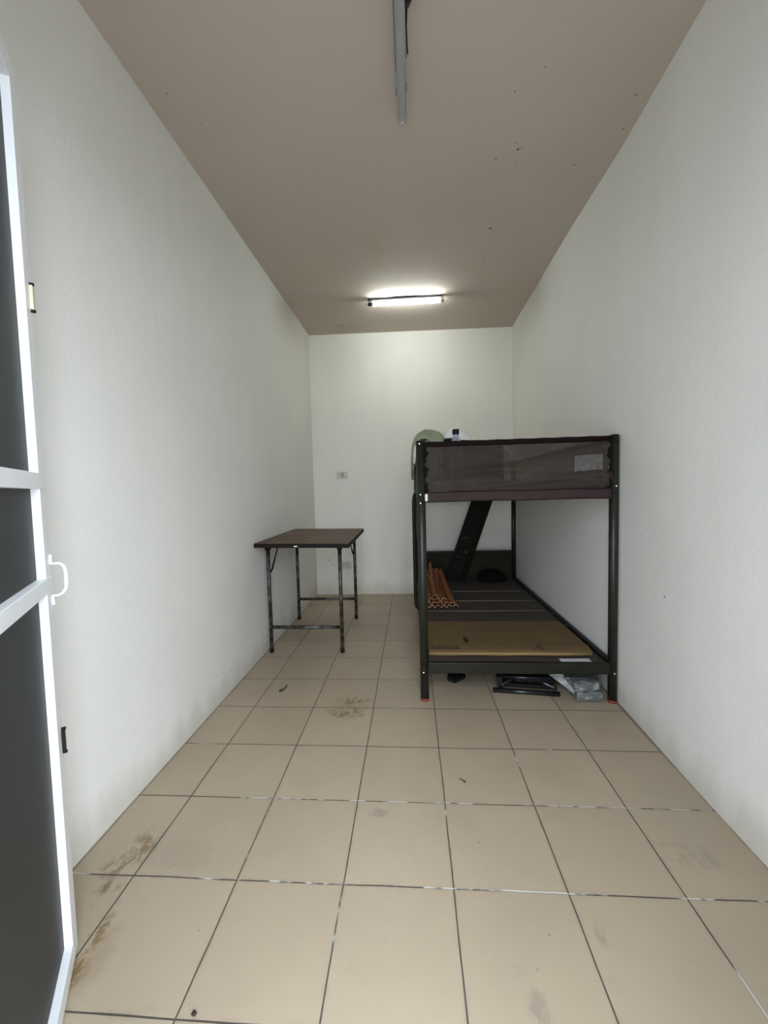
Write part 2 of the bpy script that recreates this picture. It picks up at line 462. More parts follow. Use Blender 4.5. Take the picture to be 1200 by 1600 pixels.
for z in (hz0 + .004, hz1 - .004):
    bm = B(); box(bm, dpt(hs, .002, z), (.010, .005, .022), DR, .001); obj('handle_foot', bm, M['alu'], handle)
bm = B(); box(bm, dpt(.010, .003, 1.512), (.012, .007, .052), DR, .001); lp = obj('latch_plate', bm, M['brass'], door, label='pale brass plate')
for z in (1.484, 1.541):
    bm = B(); box(bm, dpt(.010, .004, z), (.006, .009, .006), DR, .001); obj('screw', bm, M['black'], lp)
bm = B(); box(bm, dpt(.010, .003, .517), (.010, .007, .048), DR, .001); lp = obj('latch_slot', bm, M['steel_dark'], door, label='dark slot')
for z in (.490, .545):
    bm = B(); box(bm, dpt(.010, .004, z), (.006, .009, .006), DR, .001); obj('screw', bm, M['black'], lp)

# ------------------------------------------------------------------ folding table
tb = thing('folding_table', 'small brown folding table with metal legs against the left wall', 'table', (-.48, 1.87, 0))
def legs():
    for (x, y) in ((-.749, 1.585), (-.27, 1.588), (-.752, 2.275), (-.272, 2.288)):
        bm = B(); tube(bm, [(x, y, .018), (x, y, .725)], .0125, 16)
        lg = obj('leg', bm, M['tube'], tb)
        bm = B(); tube(bm, [(x, y, 0), (x, y, .022)], .0145, 16); obj('foot_cap', bm, M['table_edge'], lg)
        bm = B(); box(bm, (x, y, .708), (.032, .034, .038), bev=.003); obj('hinge_bracket', bm, M['table_edge'], lg)
        # bent folding stay towards the middle of the long side
        sg = 1 if y < 1.9 else -1
        kx = 1 if x < -.5 else -.85
        zo = 0 if (x < -.5 or y > 1.9) else -.09
        bm = B()
        sx = [.006, .015, .022, .024] if zo == 0 else [.010, .014, .012, .004]
        tube(bm, [(x + kx * sx[0], y + sg * .004, .535 + zo), (x + kx * sx[1], y + sg * .03, .56 + zo), (x + kx * sx[2], y + sg * .085, .64), (x + kx * (sx[3] + .004), y + sg * .15, .725)],
             [.0045, .0065, .0045, .0045], 8)
        obj('stay', bm, M['table_edge'], tb)
legs()
for y in (1.586, 2.281):
    bm = B(); tube(bm, [(-.745, y, .17), (-.275, y, .17)], .0115, 14); obj('crossbar', bm, M['tube'], tb)
    bm = B(); tube(bm, [(-.745, y, .722), (-.275, y, .722)], .010, 12); obj('top_crossbar', bm, M['table_edge'], tb)
# top: slightly higher on the wall side
cr = [Vector((-.772, 1.405, .757)), Vector((-.176, 1.386, .750)), Vector((-.193, 2.316, .750)), Vector((-.776, 2.325, .757))]
def topslab(bm, ins, z0, z1):
    c = sum(cr, Vector()) / 4
    lo = []; hi = []
    for p in cr:
        q = p + Vector((math.copysign(ins, c.x - p.x), math.copysign(ins, c.y - p.y), 0))
        lo.append(bm.verts.new(q + Vector((0, 0, z0)))); hi.append(bm.verts.new(q + Vector((0, 0, z1))))
    bm.faces.new(lo[::-1]); bm.faces.new(hi)
    for k in range(4): bm.faces.new((lo[k], lo[(k + 1) % 4], hi[(k + 1) % 4], hi[k]))
bm = B(); topslab(bm, .006, -.020, 0); obj('tabletop', bm, M['table'], tb)
bm = B()
for k in range(4):
    a, b_ = cr[k], cr[(k + 1) % 4]
    d = (b_ - a); L = d.length; ang = math.atan2(d.y, d.x)
    c = (a + b_) / 2 + Vector((0, 0, -.012)); inw = Vector((-math.sin(ang), math.cos(ang), 0)) * .004
    rt = Matrix.Rotation(ang, 4, 'Z') @ Matrix.Rotation(-math.asin(d.z / L), 4, 'Y')
    box(bm, c + inw, (L, .008, .026), rt, .002)
obj('edging', bm, M['table_edge'], tb)
bm = B(); box(bm, (-.505, 1.3925, .739), (.022, .002, .008), bev=.0005); obj('chip', bm, M['paper'], tb, label='pale chip in the dark edging')

# ------------------------------------------------------------------ bunk bed
bed = thing('bunk_bed', 'dark steel bunk bed with brown sheer end panel by the right wall', 'bed', (.716, 1.95, 0))
PX = (.255, 1.177); PY = (.985, 2.925); PR = .0215
def post(x, y):
    bm = B()
    tube(bm, [(x, y, .012), (x, y, 1.303)], PR, 24)
    p = obj('post', bm, M['steel_grey'], bed)
    bm = B(); lathe(bm, [(.0215, 0), (.0225, .004), (.0225, .012), (.021, .014)], (x, y, 0)); obj('foot_cap', bm, M['red_cap'], p, label='red foot cap')
    bm = B(); lathe(bm, [(PR, 0), (PR, .003), (PR * .7, .007), (.001, .008)], (x, y, 1.3025)); obj('top_cap', bm, M['black'], p)
    bolts = [1.292, 1.045, 1.003, .152] if y < 1.5 and x < .6 else ([1.065, .152] if y < 1.5 else [])
    for z in bolts:
        bm = B(); box(bm, (x - (.004 if x < .6 else 0), y - PR - .001, z), (.0075, .006, .0075), bev=.002); obj('bolt', bm, M['bolt'], p)
    if y < 1.5:
        for z in ([.186] if x < .6 else [.187, 1.03, 1.272]):
            bm = B(); box(bm, (x, y - PR, z), (.008, .004, .008), bev=.002); obj('bolt_hole', bm, M['black'], p)
for y in PY:
    for x in PX: post(x, y)
def beam(name, a, b_, w, h, mat, bev=.004, parent=None):
    a, b_ = Vector(a), Vector(b_); d = b_ - a; L = d.length
    rt = Matrix.Rotation(math.atan2(d.y, d.x), 4, 'Z') @ Matrix.Rotation(-math.asin(d.z / L), 4, 'Y')
    bm = B(); box(bm, (a + b_) / 2, (L, w, h), rt, bev); return obj(name, bm, mat, parent or bed)
X0, X1 = PX[0] + .018, PX[1] - .018
beam('lower_end_beam', (X0, PY[0] - .004, .172), (X1, PY[0] - .004, .172), .026, .056, M['beam'])
beam('lower_end_beam', (X0, PY[1], .172), (X1, PY[1], .172), .026, .056, M['steel_dark'])
for x in (PX[0], PX[1] - .002):
    beam('lower_side_rail', (x, PY[0] + .018, .172), (x, PY[1] - .018, .172), .028, .060, M['steel_dark'])
    beam('upper_side_rail', (x, PY[0] + .018, 1.030), (x, PY[1] - .018, 1.030), .028, .046, M['steel_dark'])
    bm = B(); tube(bm, [(x, PY[0] + .015, 1.290), (x, PY[1] - .015, 1.290)], .012, 14); obj('guard_rail', bm, M['steel_dark'], bed)
beam('upper_end_beam', (X0, PY[1], 1.030), (X1, PY[1], 1.030), .026, .046, M['steel_dark'])
beam('upper_end_beam', (X0, PY[0], 1.030), (X1, PY[0], 1.030), .022, .038, M['steel_dark'])
for y in PY:
    bm = B(); tube(bm, [(X0 - .01, y, 1.288), (X1 + .01, y, 1.291)], .0125, 16); obj('top_tube', bm, M['steel_dark'], bed)
# low headboard at the far end
bm = B(); box(bm, ((X0 + X1) / 2, PY[1], .318), (X1 - X0, .008, .23)); obj('headboard_panel', bm, M['steel_olive'], bed)
beam('headboard_rail', (X0, PY[1], .444), (X1, PY[1], .444), .026, .026, M['steel_dark'])
# bolts on the right rail, seen from inside
for y in (1.55, 1.80, 2.05, 2.3):
    bm = B(); box(bm, (PX[1] - .0175, y, .196), (.004, .007, .007), bev=.0015); obj('rail_bolt', bm, M['bolt'], bed)
# lower deck of wide boards
ybr = [1.000, 1.250, 1.500, 1.640, 1.875, 2.135, 2.43, 2.84, 2.905]
for a, b_ in zip(ybr, ybr[1:]):
    bm = B(); box(bm, ((X0 + X1) / 2, (a + b_) / 2, .176), (X1 - X0 + .010, b_ - a - .005, .018), bev=.002)
    s = obj('deck_board', bm, M['slat'], bed)
    if a > 1.6 and b_ < 2.9:
        bm = B(); tube(bm, [(X0 + .01, a + .004, .1858), (X1 - .03 + .02 * math.sin(a * 7), a + .004, .1858)], .0022, 6); obj('edge_strip', bm, M['slat_edge'], s)
# upper deck
bm = B(); box(bm, (.716, 1.955, 1.036), (X1 - X0 + .006, 1.90, .014)); obj('upper_deck', bm, M['slat'], bed)
# ladder hooked on the left side
lx = PX[0] - .030
lad = None
for k, y in enumerate((1.93, 2.30)):
    bm = B(); tube(bm, [(PX[0] - .014, y, 1.035), (lx + .008, y, 1.022), (lx, y, .995), (lx - .003, y, .95), (lx - .003, y, .30), (lx, y, .235), (lx + .006, y, .205), (PX[0] - .012, y, .190)], .0125, 14)
    obj('ladder_rail', bm, M['steel_dark'], bed)
for z in (.34, .56, .78, .95):
    bm = B(); tube(bm, [(lx - .003, 1.93, z), (lx - .003, 2.30, z)], .010, 12); obj('ladder_rung', bm, M['steel_dark'], bed)

# sheer fabric end panel
def sheerf(u, v):
    x = X0 + .004 + u * (X1 - X0 - .008); z = 1.052 + v * .236
    e = min(u, 1 - u)
    w = .006 * math.sin(v * 19 + 2 * math.sin(u * 3)) * math.exp(-e * 26)
    f = .004 * math.sin(x * 8 + z * 30) * (1 - v) + .003 * noise.noise(Vector((x * 5, z * 18, 0)))
    y = PY[0] - .004 + w + f - .006 * math.sin(PI * v)
    y += .018 * math.exp(-((v - .28 - .18 * math.sin(u * 3.4)) / .09) ** 2) * math.sin(PI * u) - .014 * math.exp(-((v - .12 - .30 * (u - .35)) / .06) ** 2)
    x += .008 * math.sin(v * 16 + 1) * math.exp(-e * 22) * (1 if u < .5 else -1)
    return Vector((x, y, z))
bm = B(); grid(bm, 90, 30, sheerf); pan = obj('sheer_panel', bm, M['sheer'], bed, label='brown sheer mesh fabric', normals=False)
# hems: sides gathered, top sleeve round the tube, band wrapped over the beam
for side in (0, 1):
    bm = B()
    def hemf(u, v, side=side):
        x0 = X0 + .001 if side == 0 else X1 - .001
        sgn = 1 if side == 0 else -1
        w = .011 + .006 * math.sin(v * 17 + side * 2) + .004 * math.sin(v * 41)
        return Vector((x0 + sgn * u * w, PY[0] - .010 - .006 * math.sin(PI * u) + .003 * math.sin(v * 30 + u * 5), 1.052 + v * .238))
    grid(bm, 5, 40, hemf); obj('side_hem', bm, M['hem'], pan, solid=.002, normals=False)
bm = B(); tube(bm, [(X0 + i * (X1 - X0) / 30, PY[0], 1.2885 + .003 * i / 30 + .0008 * math.sin(i * 1.7)) for i in range(31)], .0142, 14, flat=1.0)
obj('top_sleeve', bm, M['hem'], pan)
bm = B()
def bandf(u, v):
    x = X0 + .003 + u * (X1 - X0 - .006)
    prof = [(1.055, .0), (1.056, -.010), (1.052, -.0165), (1.030, -.0175), (1.012, -.0165), (1.007, -.011), (1.007, .0)]
    k = v * 6; i = min(5, int(k)); t_ = k - i
    z = prof[i][0] * (1 - t_) + prof[i + 1][0] * t_; y = prof[i][1] * (1 - t_) + prof[i + 1][1] * t_
    return Vector((x, PY[0] + y - .0015 + .0008 * math.sin(x * 30 + z * 90), z + .001 * math.sin(x * 14)))
grid(bm, 60, 12, bandf); obj('lower_band', bm, M['band'], pan, solid=.0015, normals=False)
for z in (1.0545, 1.0085):
    bm = B(); tube(bm, [(X0 + .003 + i * (X1 - X0 - .006) / 20, PY[0] - .0185, z + .001 * math.sin((X0 + i * .043) * 14)) for i in range(21)], .0016, 6)
    obj('piping', bm, M['hem'], pan)
# clear pocket at the right end of the panel
bm = B()
def pockf(u, v):
    p = Vector((.985 + .130 * u, PY[0] - .022, 1.138 + .006 * u + v * .076))
    p.y += .0025 * noise.noise(Vector((u * 6, v * 5, 3))); return p
grid(bm, 24, 16, pockf); obj('clear_pocket', bm, M['pocket'], pan, label='square clear plastic pocket', solid=.001, normals=False)
# rolled pale tube end left of the band
bm = B(); box(bm, (X0 + .007, PY[0] - .0215, 1.030), (.014, .006, .036), bev=.0028, seg=3); obj('end_plug', bm, M['plate'], pan, label='pale end plug')

# ------------------------------------------------------------------ things on the upper bunk
bm = B()
def mat_top(u, v):
    x = .285 + u * .86; y = 1.03 + v * 1.85
    fold = .016 * math.sin(x * 9 + 3 * math.sin(y * 4)) + .018 * noise.noise(Vector((x * 4, y * 9, 1))) + .010 * noise.noise(Vector((x * 14, y * 16, 4)))
    e = min(u, 1 - u, v, 1 - v)
    return Vector((x, y, 1.047 + (.045 + fold * 1.0) * min(1, e * 14)))
grid(bm, 60, 90, mat_top)
tag(obj('mattress', bm, M['mattress'], None, label=None, solid=.004, normals=False), 'thin crumpled mattress cover lying on the upper bunk', 'mattress')

# water bottle
bx, by = .440, 1.085
bt = thing('water_bottle', 'clear plastic bottle with black cap on the upper bunk', 'bottle', (bx, by, 1.092))
bm = B(); lathe(bm, [(.026, 0), (.031, .004), (.032, .02), (.032, .05), (.030, .055), (.032, .06), (.032, .10), (.030, .105), (.032, .11),
                    (.0325, .165), (.032, .185), (.031, .195), (.026, .215), (.016, .238), (.0135, .246), (.0135, .262)], (bx, by, 1.092), 28)
obj('bottle_body', bm, M['bottle'], bt)
bm = B(); lathe(bm, [(.016, 0), (.0172, .002), (.0172, .024), (.016, .027), (.001, .028)], (bx, by, 1.346), 24); obj('bottle_cap', bm, M['black'], bt)

# black bag under the white cap
bm = B()
def bag(u, v):
    a = u * 2 * PI; x = .60 + .19 * math.copysign(abs(math.cos(a)) ** .6, math.cos(a)); y = 1.62 + .13 * math.copysign(abs(math.sin(a)) ** .6, math.sin(a))
    k = math.sin(PI * v * .5)
    top = 1.372 - .075 * (x - .41) + .006 * math.sin(x * 30)
    z = 1.115 + (top - 1.115) * min(1, v * 1.5)
    if v > .66:
        s = 1 - ((v - .66) / .34)
        x = .60 + (x - .60) * (s * .97 + .0); y = 1.62 + (y - 1.62) * s
        z = 1.372 - .075 * (x - .41) + .010 * (1 - s)
    return Vector((x, y, z))
grid(bm, 48, 18, bag); bmesh.ops.remove_doubles(bm, verts=bm.verts[:], dist=.0005)
tag(obj('bag', bm, M['black_cloth'], None), 'black cloth bag on the upper bunk beneath the white cap', 'bag')

# white cap
cp = thing('white_cap', 'white cap lying on the black bag on the upper bunk', 'cap', (.49, 1.60, 1.375))
bm = B()
def dome(u, v):
    a = u * 2 * PI; t_ = v * PI / 2
    r = math.cos(t_) ** .8
    return Vector((.487 + .078 * r * math.cos(a), 1.60 + .085 * r * math.sin(a), 1.378 + .072 * math.sin(t_) - .05 * (.078 * r * math.cos(a))))
grid(bm, 32, 12, dome); bmesh.ops.remove_doubles(bm, verts=bm.verts[:], dist=.0005)
obj('crown', bm, M['white_cloth'], cp, solid=.002)
bm = B()
def brim(u, v):
    a = (-.5 + u) * PI * .9
    r0 = .070; r1 = .118
    r = r0 + (r1 - r0) * v
    return Vector((.487 + r * math.cos(a), 1.60 + .085 * math.sin(a) * (1 - .1 * v), 1.418 - .036 * v - .012 * abs(math.sin(a)) - .012 * v * v))
grid(bm, 24, 8, brim); obj('brim', bm, M['white_cloth'], cp, solid=.003)

# green cloth draped over the left guard rail
bm = B()
prof = [(.412, 1.370), (.415, 1.408), (.392, 1.430), (.345, 1.446), (.300, 1.448), (.262, 1.428), (.235, 1.395), (.222, 1.35), (.2165, 1.30), (.2150, 1.24), (.2145, 1.19), (.2170, 1.150)]
def cloth(u, v):
    k = v * (len(prof) - 1); i = min(len(prof) - 2, int(k)); t_ = k - i
    x = prof[i][0] * (1 - t_) + prof[i + 1][0] * t_; z = prof[i][1] * (1 - t_) + prof[i + 1][1] * t_
    y = 1.50 + u * .30 + .02 * math.sin(v * 5)
    ed = math.sin(PI * min(1, max(0, u))) ** .5
    z = z - (1 - ed) * .05 * (1 - v) + .006 * math.sin(u * 22 + v * 3) * (1 - v)
    x += .007 * math.sin(u * 26 + v * 4) * v
    c = max(0, 1 - u / .10) * max(0, 1 - v * 1.5) * .75
    x = x * (1 - c) + .315 * c; z = z * (1 - c) + 1.30 * c; y -= .012 * max(0, 1 - u / .10)
    return Vector((x, y, z + (.02 * math.sin(u * 9) if v > .9 else 0)))
grid(bm, 50, 44, cloth); tag(obj('green_cloth', bm, M['green'], None, solid=.003, normals=False), 'sage green cloth draped over the left rail of the upper bunk', 'cloth')
# what it is bunched over
bm = B()
def lump(u, v):
    a = u * 2 * PI; t_ = v * PI / 2
    k = math.cos(t_) ** .45
    z = 1.085 + .348 * math.sin(t_) ** .75
    return Vector((.338 + .066 * math.cos(a) * k, 1.64 + .15 * math.sin(a) * k, z + .006 * math.sin(a * 5) * k))
grid(bm, 28, 12, lump); bmesh.ops.remove_doubles(bm, verts=bm.verts[:], dist=.0005)
tag(obj('rolled_bedding', bm, M['green'], None), 'rolled green bedding bunched under the draped cloth', 'bedding')

# ------------------------------------------------------------------ things on the lower bunk
cb = thing('cardboard_sheet', 'flattened brown cardboard box with printed marks on the lower bunk', 'cardboard', (.70, 1.34, .186))
ZC = .186
bm = B()
top = [(1.625, .006), (1.60, .012), (1.30, .014), (1.185, .015), (1.175, .019), (1.105, .024), (1.088, .021), (1.084, .004)]
def cx0(y): return .282 + .0 * y
def cx1(y): return 1.145
vs_t = []; vs_b = []
for (y, h) in top:
    x1 = 1.142 if y > 1.18 else 1.142 - (1.18 - y) * .20
    vs_t.append([bm.verts.new((.282 + (x1 - .282) * i / 20, y, ZC + h + .0012 * math.sin(i * .9 + y * 20))) for i in range(21)])
for A, C_ in zip(vs_t, vs_t[1:]):
    for i in range(20): bm.faces.new((A[i], A[i + 1], C_[i + 1], C_[i]))
card = obj('top_sheet', bm, M['card'], cb, solid=.003, normals=False)
bm = B(); box(bm, (.71, 1.36, ZC + .0035), (.85, .50, .006), bev=.001); obj('bottom_sheet', bm, M['card'], cb)
bm = B(); tube(bm, [(.284, 1.087, ZC + .012), (.95, 1.086, ZC + .013), (1.118, 1.088, ZC + .012)], .0085, 8, flat=.9); obj('folded_edge', bm, M['card_light'], cb, label='pale folded edge')
bm = B(); prism(bm, [(.284, 1.098, ZC + .0258), (1.124, 1.098, ZC + .0258), (1.140, 1.180, ZC + .0206), (.284, 1.180, ZC + .0206)], (0, 0, .0022))
obj('fold_flap', bm, M['card_flap'], cb, label='lighter folded flap')
# printing: bars at the left, small block, lettering at the right
bm = B()
rs = random.Random(3)
x = .296
while x < .452:
    w = rs.choice([.0025, .0035, .0055]); y0 = 1.100 + rs.uniform(0, .010); y1 = 1.172 - rs.uniform(0, .012)
    z0 = ZC + .0282; z1 = ZC + .0240
    prism(bm, [(x, y0, z0), (x + w, y0, z0), (x + w, y1, z1), (x, y1, z1)], (0, 0, .0006))
    x += w + rs.choice([.004, .005, .007])
obj('printed_bars', bm, M['ink'], cb, label='printed lines of small writing')
bm = B()
for k in range(4):
    xx = .492 + k * .0062; prism(bm, [(xx, 1.235, ZC + .018), (xx + .0045, 1.235, ZC + .018), (xx - .006 + .0045, 1.305, ZC + .018), (xx - .006, 1.305, ZC + .018)], (0, 0, .0006))
for yy in (1.238, 1.27, 1.30): prism(bm, [(.488, yy, ZC + .0181), (.515, yy, ZC + .0181), (.515, yy + .006, ZC + .0181), (.488, yy + .006, ZC + .0181)], (0, 0, .0006))
obj('printed_stamp', bm, M['ink'], cb, label='small dark printed stamp')
def text(s, size, loc, rz, rx=0, name='printed_letters', parent=cb, mat=M['ink']):
    cu = bpy.data.curves.new(name, 'FONT'); cu.body = s; cu.size = size; cu.extrude = .0004
    o = bpy.data.objects.new(name, cu); col.objects.link(o)
    dg = bpy.context.evaluated_depsgraph_get(); me = bpy.data.meshes.new_from_object(o.evaluated_get(dg))
    bpy.data.objects.remove(o); bpy.data.curves.remove(cu)
    r = bpy.data.objects.new(name, me); col.objects.link(r); me.materials.append(mat)
    r.parent = parent; r.location = Vector(loc) - abs_loc(parent); r.rotation_euler = (rx, 0, rz); return r
text('PLO', .046, (.858, 1.182, ZC + .0285), -PI / 2, 0)
text('X', .022, (.834, 1.118, ZC + .0290), -PI / 2, 0)

bm = B(); box(bm, (1.02, 1.034, .1856), (.15, .05, .0008), Matrix.Rotation(.03, 4, 'Z')); tag(obj('paper_sheet', bm, M['paper'], None), 'white strip of paper on the lower bunk behind the front beam', 'paper')

# brown card edge strips, one built then copied
GR = 'bundle of brown card edge strips'
def make_strip():
    t = thing('card_strip', 'brown card edge strip in the bundle on the lower bunk', 'card strip', (0, 0, 0), GR)
    bm = B(); N = 14; w = .034
    L = .62
    def pt(s, a):   # a in -1..1 across the V
        y = s * L; z = .135 * s ** 1.15
        return Vector((a * w * .62 * (1 - .25 * s), y, z + (1 - abs(a)) * w * .62))
    rows = [[bm.verts.new(pt(i / N, a)) for a in (-1, 0, 1)] for i in range(N + 1)]
    for A, C_ in zip(rows, rows[1:]):
        for k in range(2): bm.faces.new((A[k], A[k + 1], C_[k + 1], C_[k]))
    s = obj('strip_body', bm, M['kraft_strip'], t, origin=(0, 0, 0), solid=.003, normals=False)
    for s_ in (0, 1):
        bm = B()
        for k in ((-1, 0), (0, 1)):
            a, c = pt(s_, k[0]), pt(s_, k[1]); yy = -.0012 if s_ == 0 else .0012
            d = (c - a).normalized(); pn = Vector((-d.z, 0, d.x)) * .0021
            prism(bm, [a - pn + Vector((0, yy, 0)), c - pn + Vector((0, yy, 0)), c + pn + Vector((0, yy, 0)), a + pn + Vector((0, yy, 0))], (0, .0006 * (1 if s_ else -1), 0))
        bmesh.ops.remove_doubles(bm, verts=bm.verts[:], dist=.0026)
        obj('cut_end', bm, M['kraft_edge'], t, origin=(0, 0, 0), label='pale cut end')
    return t
proto = make_strip()
kids = list(proto.children)
spots = [(.302, 1.955, .187, 0, 0), (.345, 1.945, .187, .02, .25), (.388, 1.96, .187, -.03, -.1), (.430, 1.95, .187, .04, .2), (.472, 1.965, .187, .03, -.2), (.520, 1.975, .187, .13, .15),
         (.318, 1.965, .211, .06, .5), (.362, 1.955, .213, -.05, -.6), (.405, 1.97, .212, .10, .35), (.452, 1.955, .213, .12, -.5), (.497, 1.97, .209, .17, .45),
         (.340, 1.975, .236, .02, -.3), (.386, 1.965, .238, .09, .7), (.432, 1.98, .236, .13, -.35), (.372, 1.985, .261, .08, .3)]
for i, (x, y, z, rz, ry) in enumerate(spots):
    if i == 0: o = proto
    else:
        o = proto.copy(); col.objects.link(o)
        for c in kids:
            d = c.copy(); col.objects.link(d); d.parent = o
    o.location = (x, y, z); o.rotation_euler = (0, ry, rz)

# leaning steel angle at the far end
bm = B()
lo = Vector((.66, 2.80, .196)); hi = Vector((.925, 2.80, 1.015)); ax = (hi - lo).normalized()
# cross-section: apex faces the room, legs run back left and back right
apex_lo = Vector((.632, 2.770, .196)); 
La = Vector((-.128, .060, 0)); Lb = Vector((.074, .075, 0))
def legf(bm, leg, th):
    t_ = Vector((0, th, 0)); vec = Vector((.285, 0, .815))
    prism(bm, [apex_lo, apex_lo + leg, apex_lo + leg + t_, apex_lo + t_], vec)
an = thing('steel_angle', 'dark steel angle beam leaning diagonally at the far end of the lower bunk', 'steel beam', (.64, 2.80, .187))
legf(bm, La, .005); obj('left_flange', bm, M['scratched'], an, label='black scratched flange')
bm = B(); legf(bm, Lb, .005); obj('right_flange', bm, M['steel_olive'], an, label='olive flange')
for (fx, z) in ((.45, .60), (.75, .47), (.35, .42)):
    pz = (z - .196) / .815
    bm = B(); c = apex_lo + Vector((.285 * pz, 0, z - .196)) + La * (1 - fx) * .9 + Vector((0, -.002, 0)); box(bm, c, (.008, .004, .008), bev=.002)
    obj('bolt', bm, M['bolt'], an)

# dark lumps of cloth by the headboard
def lump_obj(cx, cy, z0, rx, ry, h, seed, mat, name, label, cat):
    bm = B()
    def f(u, v):
        a = u * 2 * PI; t_ = v * PI / 2
        k = 1 + .22 * noise.noise(Vector((math.cos(a) * 1.7, math.sin(a) * 1.7, seed + v * 1.5)))
        r = math.cos(t_) ** .55 * k
        return Vector((cx + rx * r * math.cos(a), cy + ry * r * math.sin(a), z0 + h * math.sin(t_) ** .7 * k))
    grid(bm, 36, 12, f); bmesh.ops.remove_doubles(bm, verts=bm.verts[:], dist=.0008)
    return tag(obj(name, bm, mat, None), label, cat)
lump_obj(.94, 2.80, .186, .13, .07, .10, 5.2, M['black_cloth'], 'black_rag', 'crumpled black rag against the low headboard, right of the leaning beam', 'rag')
lump_obj(.40, 2.66, .186, .10, .075, .10, 2.1, M['black_cloth'], 'black_rag', 'crumpled black rag behind the brown card strips', 'rag')

# ------------------------------------------------------------------ things under the bed
fr = thing('folded_frame', 'black folded metal frame of tubes on the floor under the bed', 'metal frame', (.78, 1.2, 0))
def frt(name, pts, r=.011): 
    bm = B(); tube(bm, pts, r, 12); o = obj(name, bm, M['black_tube'], fr); return o
frt('front_tube', [(.612, 1.070, .0125), (.94, 1.030, .0125)], .0125)
frt('back_tube', [(.60, 1.42, .0125), (.99, 1.40, .0125)], .0125)
frt('side_tube', [(.655, 1.075, .034), (.98, 1.40, .034)])
frt('side_tube', [(.925, 1.045, .036), (.66, 1.42, .036)])
frt('upper_tube', [(.64, 1.12, .062), (.95, 1.085, .066)])
frt('upper_tube', [(.62, 1.22, .085), (.97, 1.17, .085)])
bm = B(); box(bm, (.80, 1.215, .030), (.28, .26, .016), Matrix.Rotation(-.12, 4, 'Z') @ Matrix.Rotation(.04, 4, 'X'), .004); obj('seat_plate', bm, M['black'], fr)
bm = B(); box(bm, (.862, 1.175, .060), (.25, .18, .020), Matrix.Rotation(-.06, 4, 'Z') @ Matrix.Rotation(.10, 4, 'X'), .004); obj('back_plate', bm, M['black'], fr)
bm = B(); box(bm, (.652, 1.085, .045), (.026, .016, .06), bev=.003); obj('hinge_plate', bm, M['black_tube'], fr)

bm = B()
prism(bm, [(.385, 1.185, 0), (.425, 1.155, 0), (.492, 1.215, 0), (.48, 1.26, 0), (.40, 1.25, 0)], (0, 0, .028))
bmesh.ops.bevel(bm, geom=bm.edges[:], offset=.006, segments=2, affect='EDGES')
tag(obj('black_bracket', bm, M['black'], None), 'small black bracket on the floor under the bed, right of the left front post', 'bracket')

def pack(name, corners, z0, z1, label, seed):
    bm = B(); c = [Vector((*p, 0)) for p in corners]
    NU, NV, NW = 22, 26, 5
    def f(u, v, z): 
        p = (c[0] * (1 - u) + c[1] * u) * (1 - v) + (c[3] * (1 - u) + c[2] * u) * v
        p.z = z; return p
    # closed rounded slab made from a subdivided cube
    r = bmesh.ops.create_cube(bm, size=1.0)
    bmesh.ops.subdivide_edges(bm, edges=bm.edges[:], cuts=13, use_grid_fill=True)
    for v in bm.verts:
        x, y, z = v.co.x + .5, v.co.y + .5, v.co.z + .5
        ed = min(x, 1 - x, y, 1 - y)
        zz = .5 + (z - .5) * (min(1, .72 + ed * 3.5))
        pull = abs(z - .5) ** 2 * .06
        x = .5 + (x - .5) * (1 - pull); y = .5 + (y - .5) * (1 - pull)
        p = f(x, y, z0 + (z1 - z0) * zz)
        n_ = noise.noise(Vector((p.x * 28, p.y * 22, p.z * 40 + seed))) * .006
        if z > .02: p.z += n_
        p.x += n_ * .6; p.y += n_ * .5
        v.co = p
    for fa in bm.faces: fa.smooth = True
    o = tag(obj(name, bm, M['bundle'], None), label, 'package'); return o
pack('wrapped_package', [(1.003, .966), (1.133, .978), (1.135, 1.20), (.985, 1.21)], 0, .052, 'grey plastic wrapped package on the floor under the bed, lower of two', 1.0)
pk = pack('wrapped_package', [(.990, .955), (1.120, .985), (1.120, 1.21), (.925, 1.17)], .053, .102, 'grey plastic wrapped package stacked on top of the other under the bed', 6.0)
bm = B()
def flap(u, v):
    a = Vector((.985, .965, .05)); b_ = Vector((.905, 1.10, .085)); c = Vector((.955, 1.08, .108)); d = Vector((1.0, .985, .09))
    p = (a * (1 - u) + b_ * u) * (1 - v) + (d * (1 - u) + c * u) * v
    p.z += .006 * math.sin(u * 12) * math.sin(v * 5); return p
grid(bm, 16, 8, flap); obj('loose_wrap', bm, M['film'], pk, solid=.0006, normals=False, label='loose clear plastic wrap')

# ------------------------------------------------------------------ electrical plates on the back wall
def plate(name, label, cat, xc, z0, z1, w):
    y = yb(xc); t_ = thing(name, label, cat, (xc, y, (z0 + z1) / 2))
    rt = Matrix.Rotation(.0194, 4, 'Z')
    bm = B(); box(bm, (xc, y - .004, (z0 + z1) / 2), (w, .010, z1 - z0), rt, .003); obj('cover_plate', bm, M['plate'], t_)
    return t_, y
sw, y = plate('light_switch', 'ivory wall switch plate on the back wall above the table', 'switch', -.485, 1.188, 1.258, .112)
bm = B(); box(bm, (-.483, y - .010, 1.223), (.026, .006, .046), bev=.004); obj('socket_insert', bm, M['plate_dark'], sw, label='worn round centre button')
bm = B(); box(bm, (-.518, y - .0095, 1.223), (.024, .004, .044), bev=.002); obj('blank_insert', bm, M['plate'], sw)
bm = B(); box(bm, (-.446, y - .0105, 1.225), (.016, .007, .050), bev=.003); obj('rocker', bm, M['paper'], sw, label='bright white rocker')
so, y = plate('power_outlet', 'ivory double power outlet low on the back wall behind the table legs', 'outlet', -.474, .268, .342, .112)
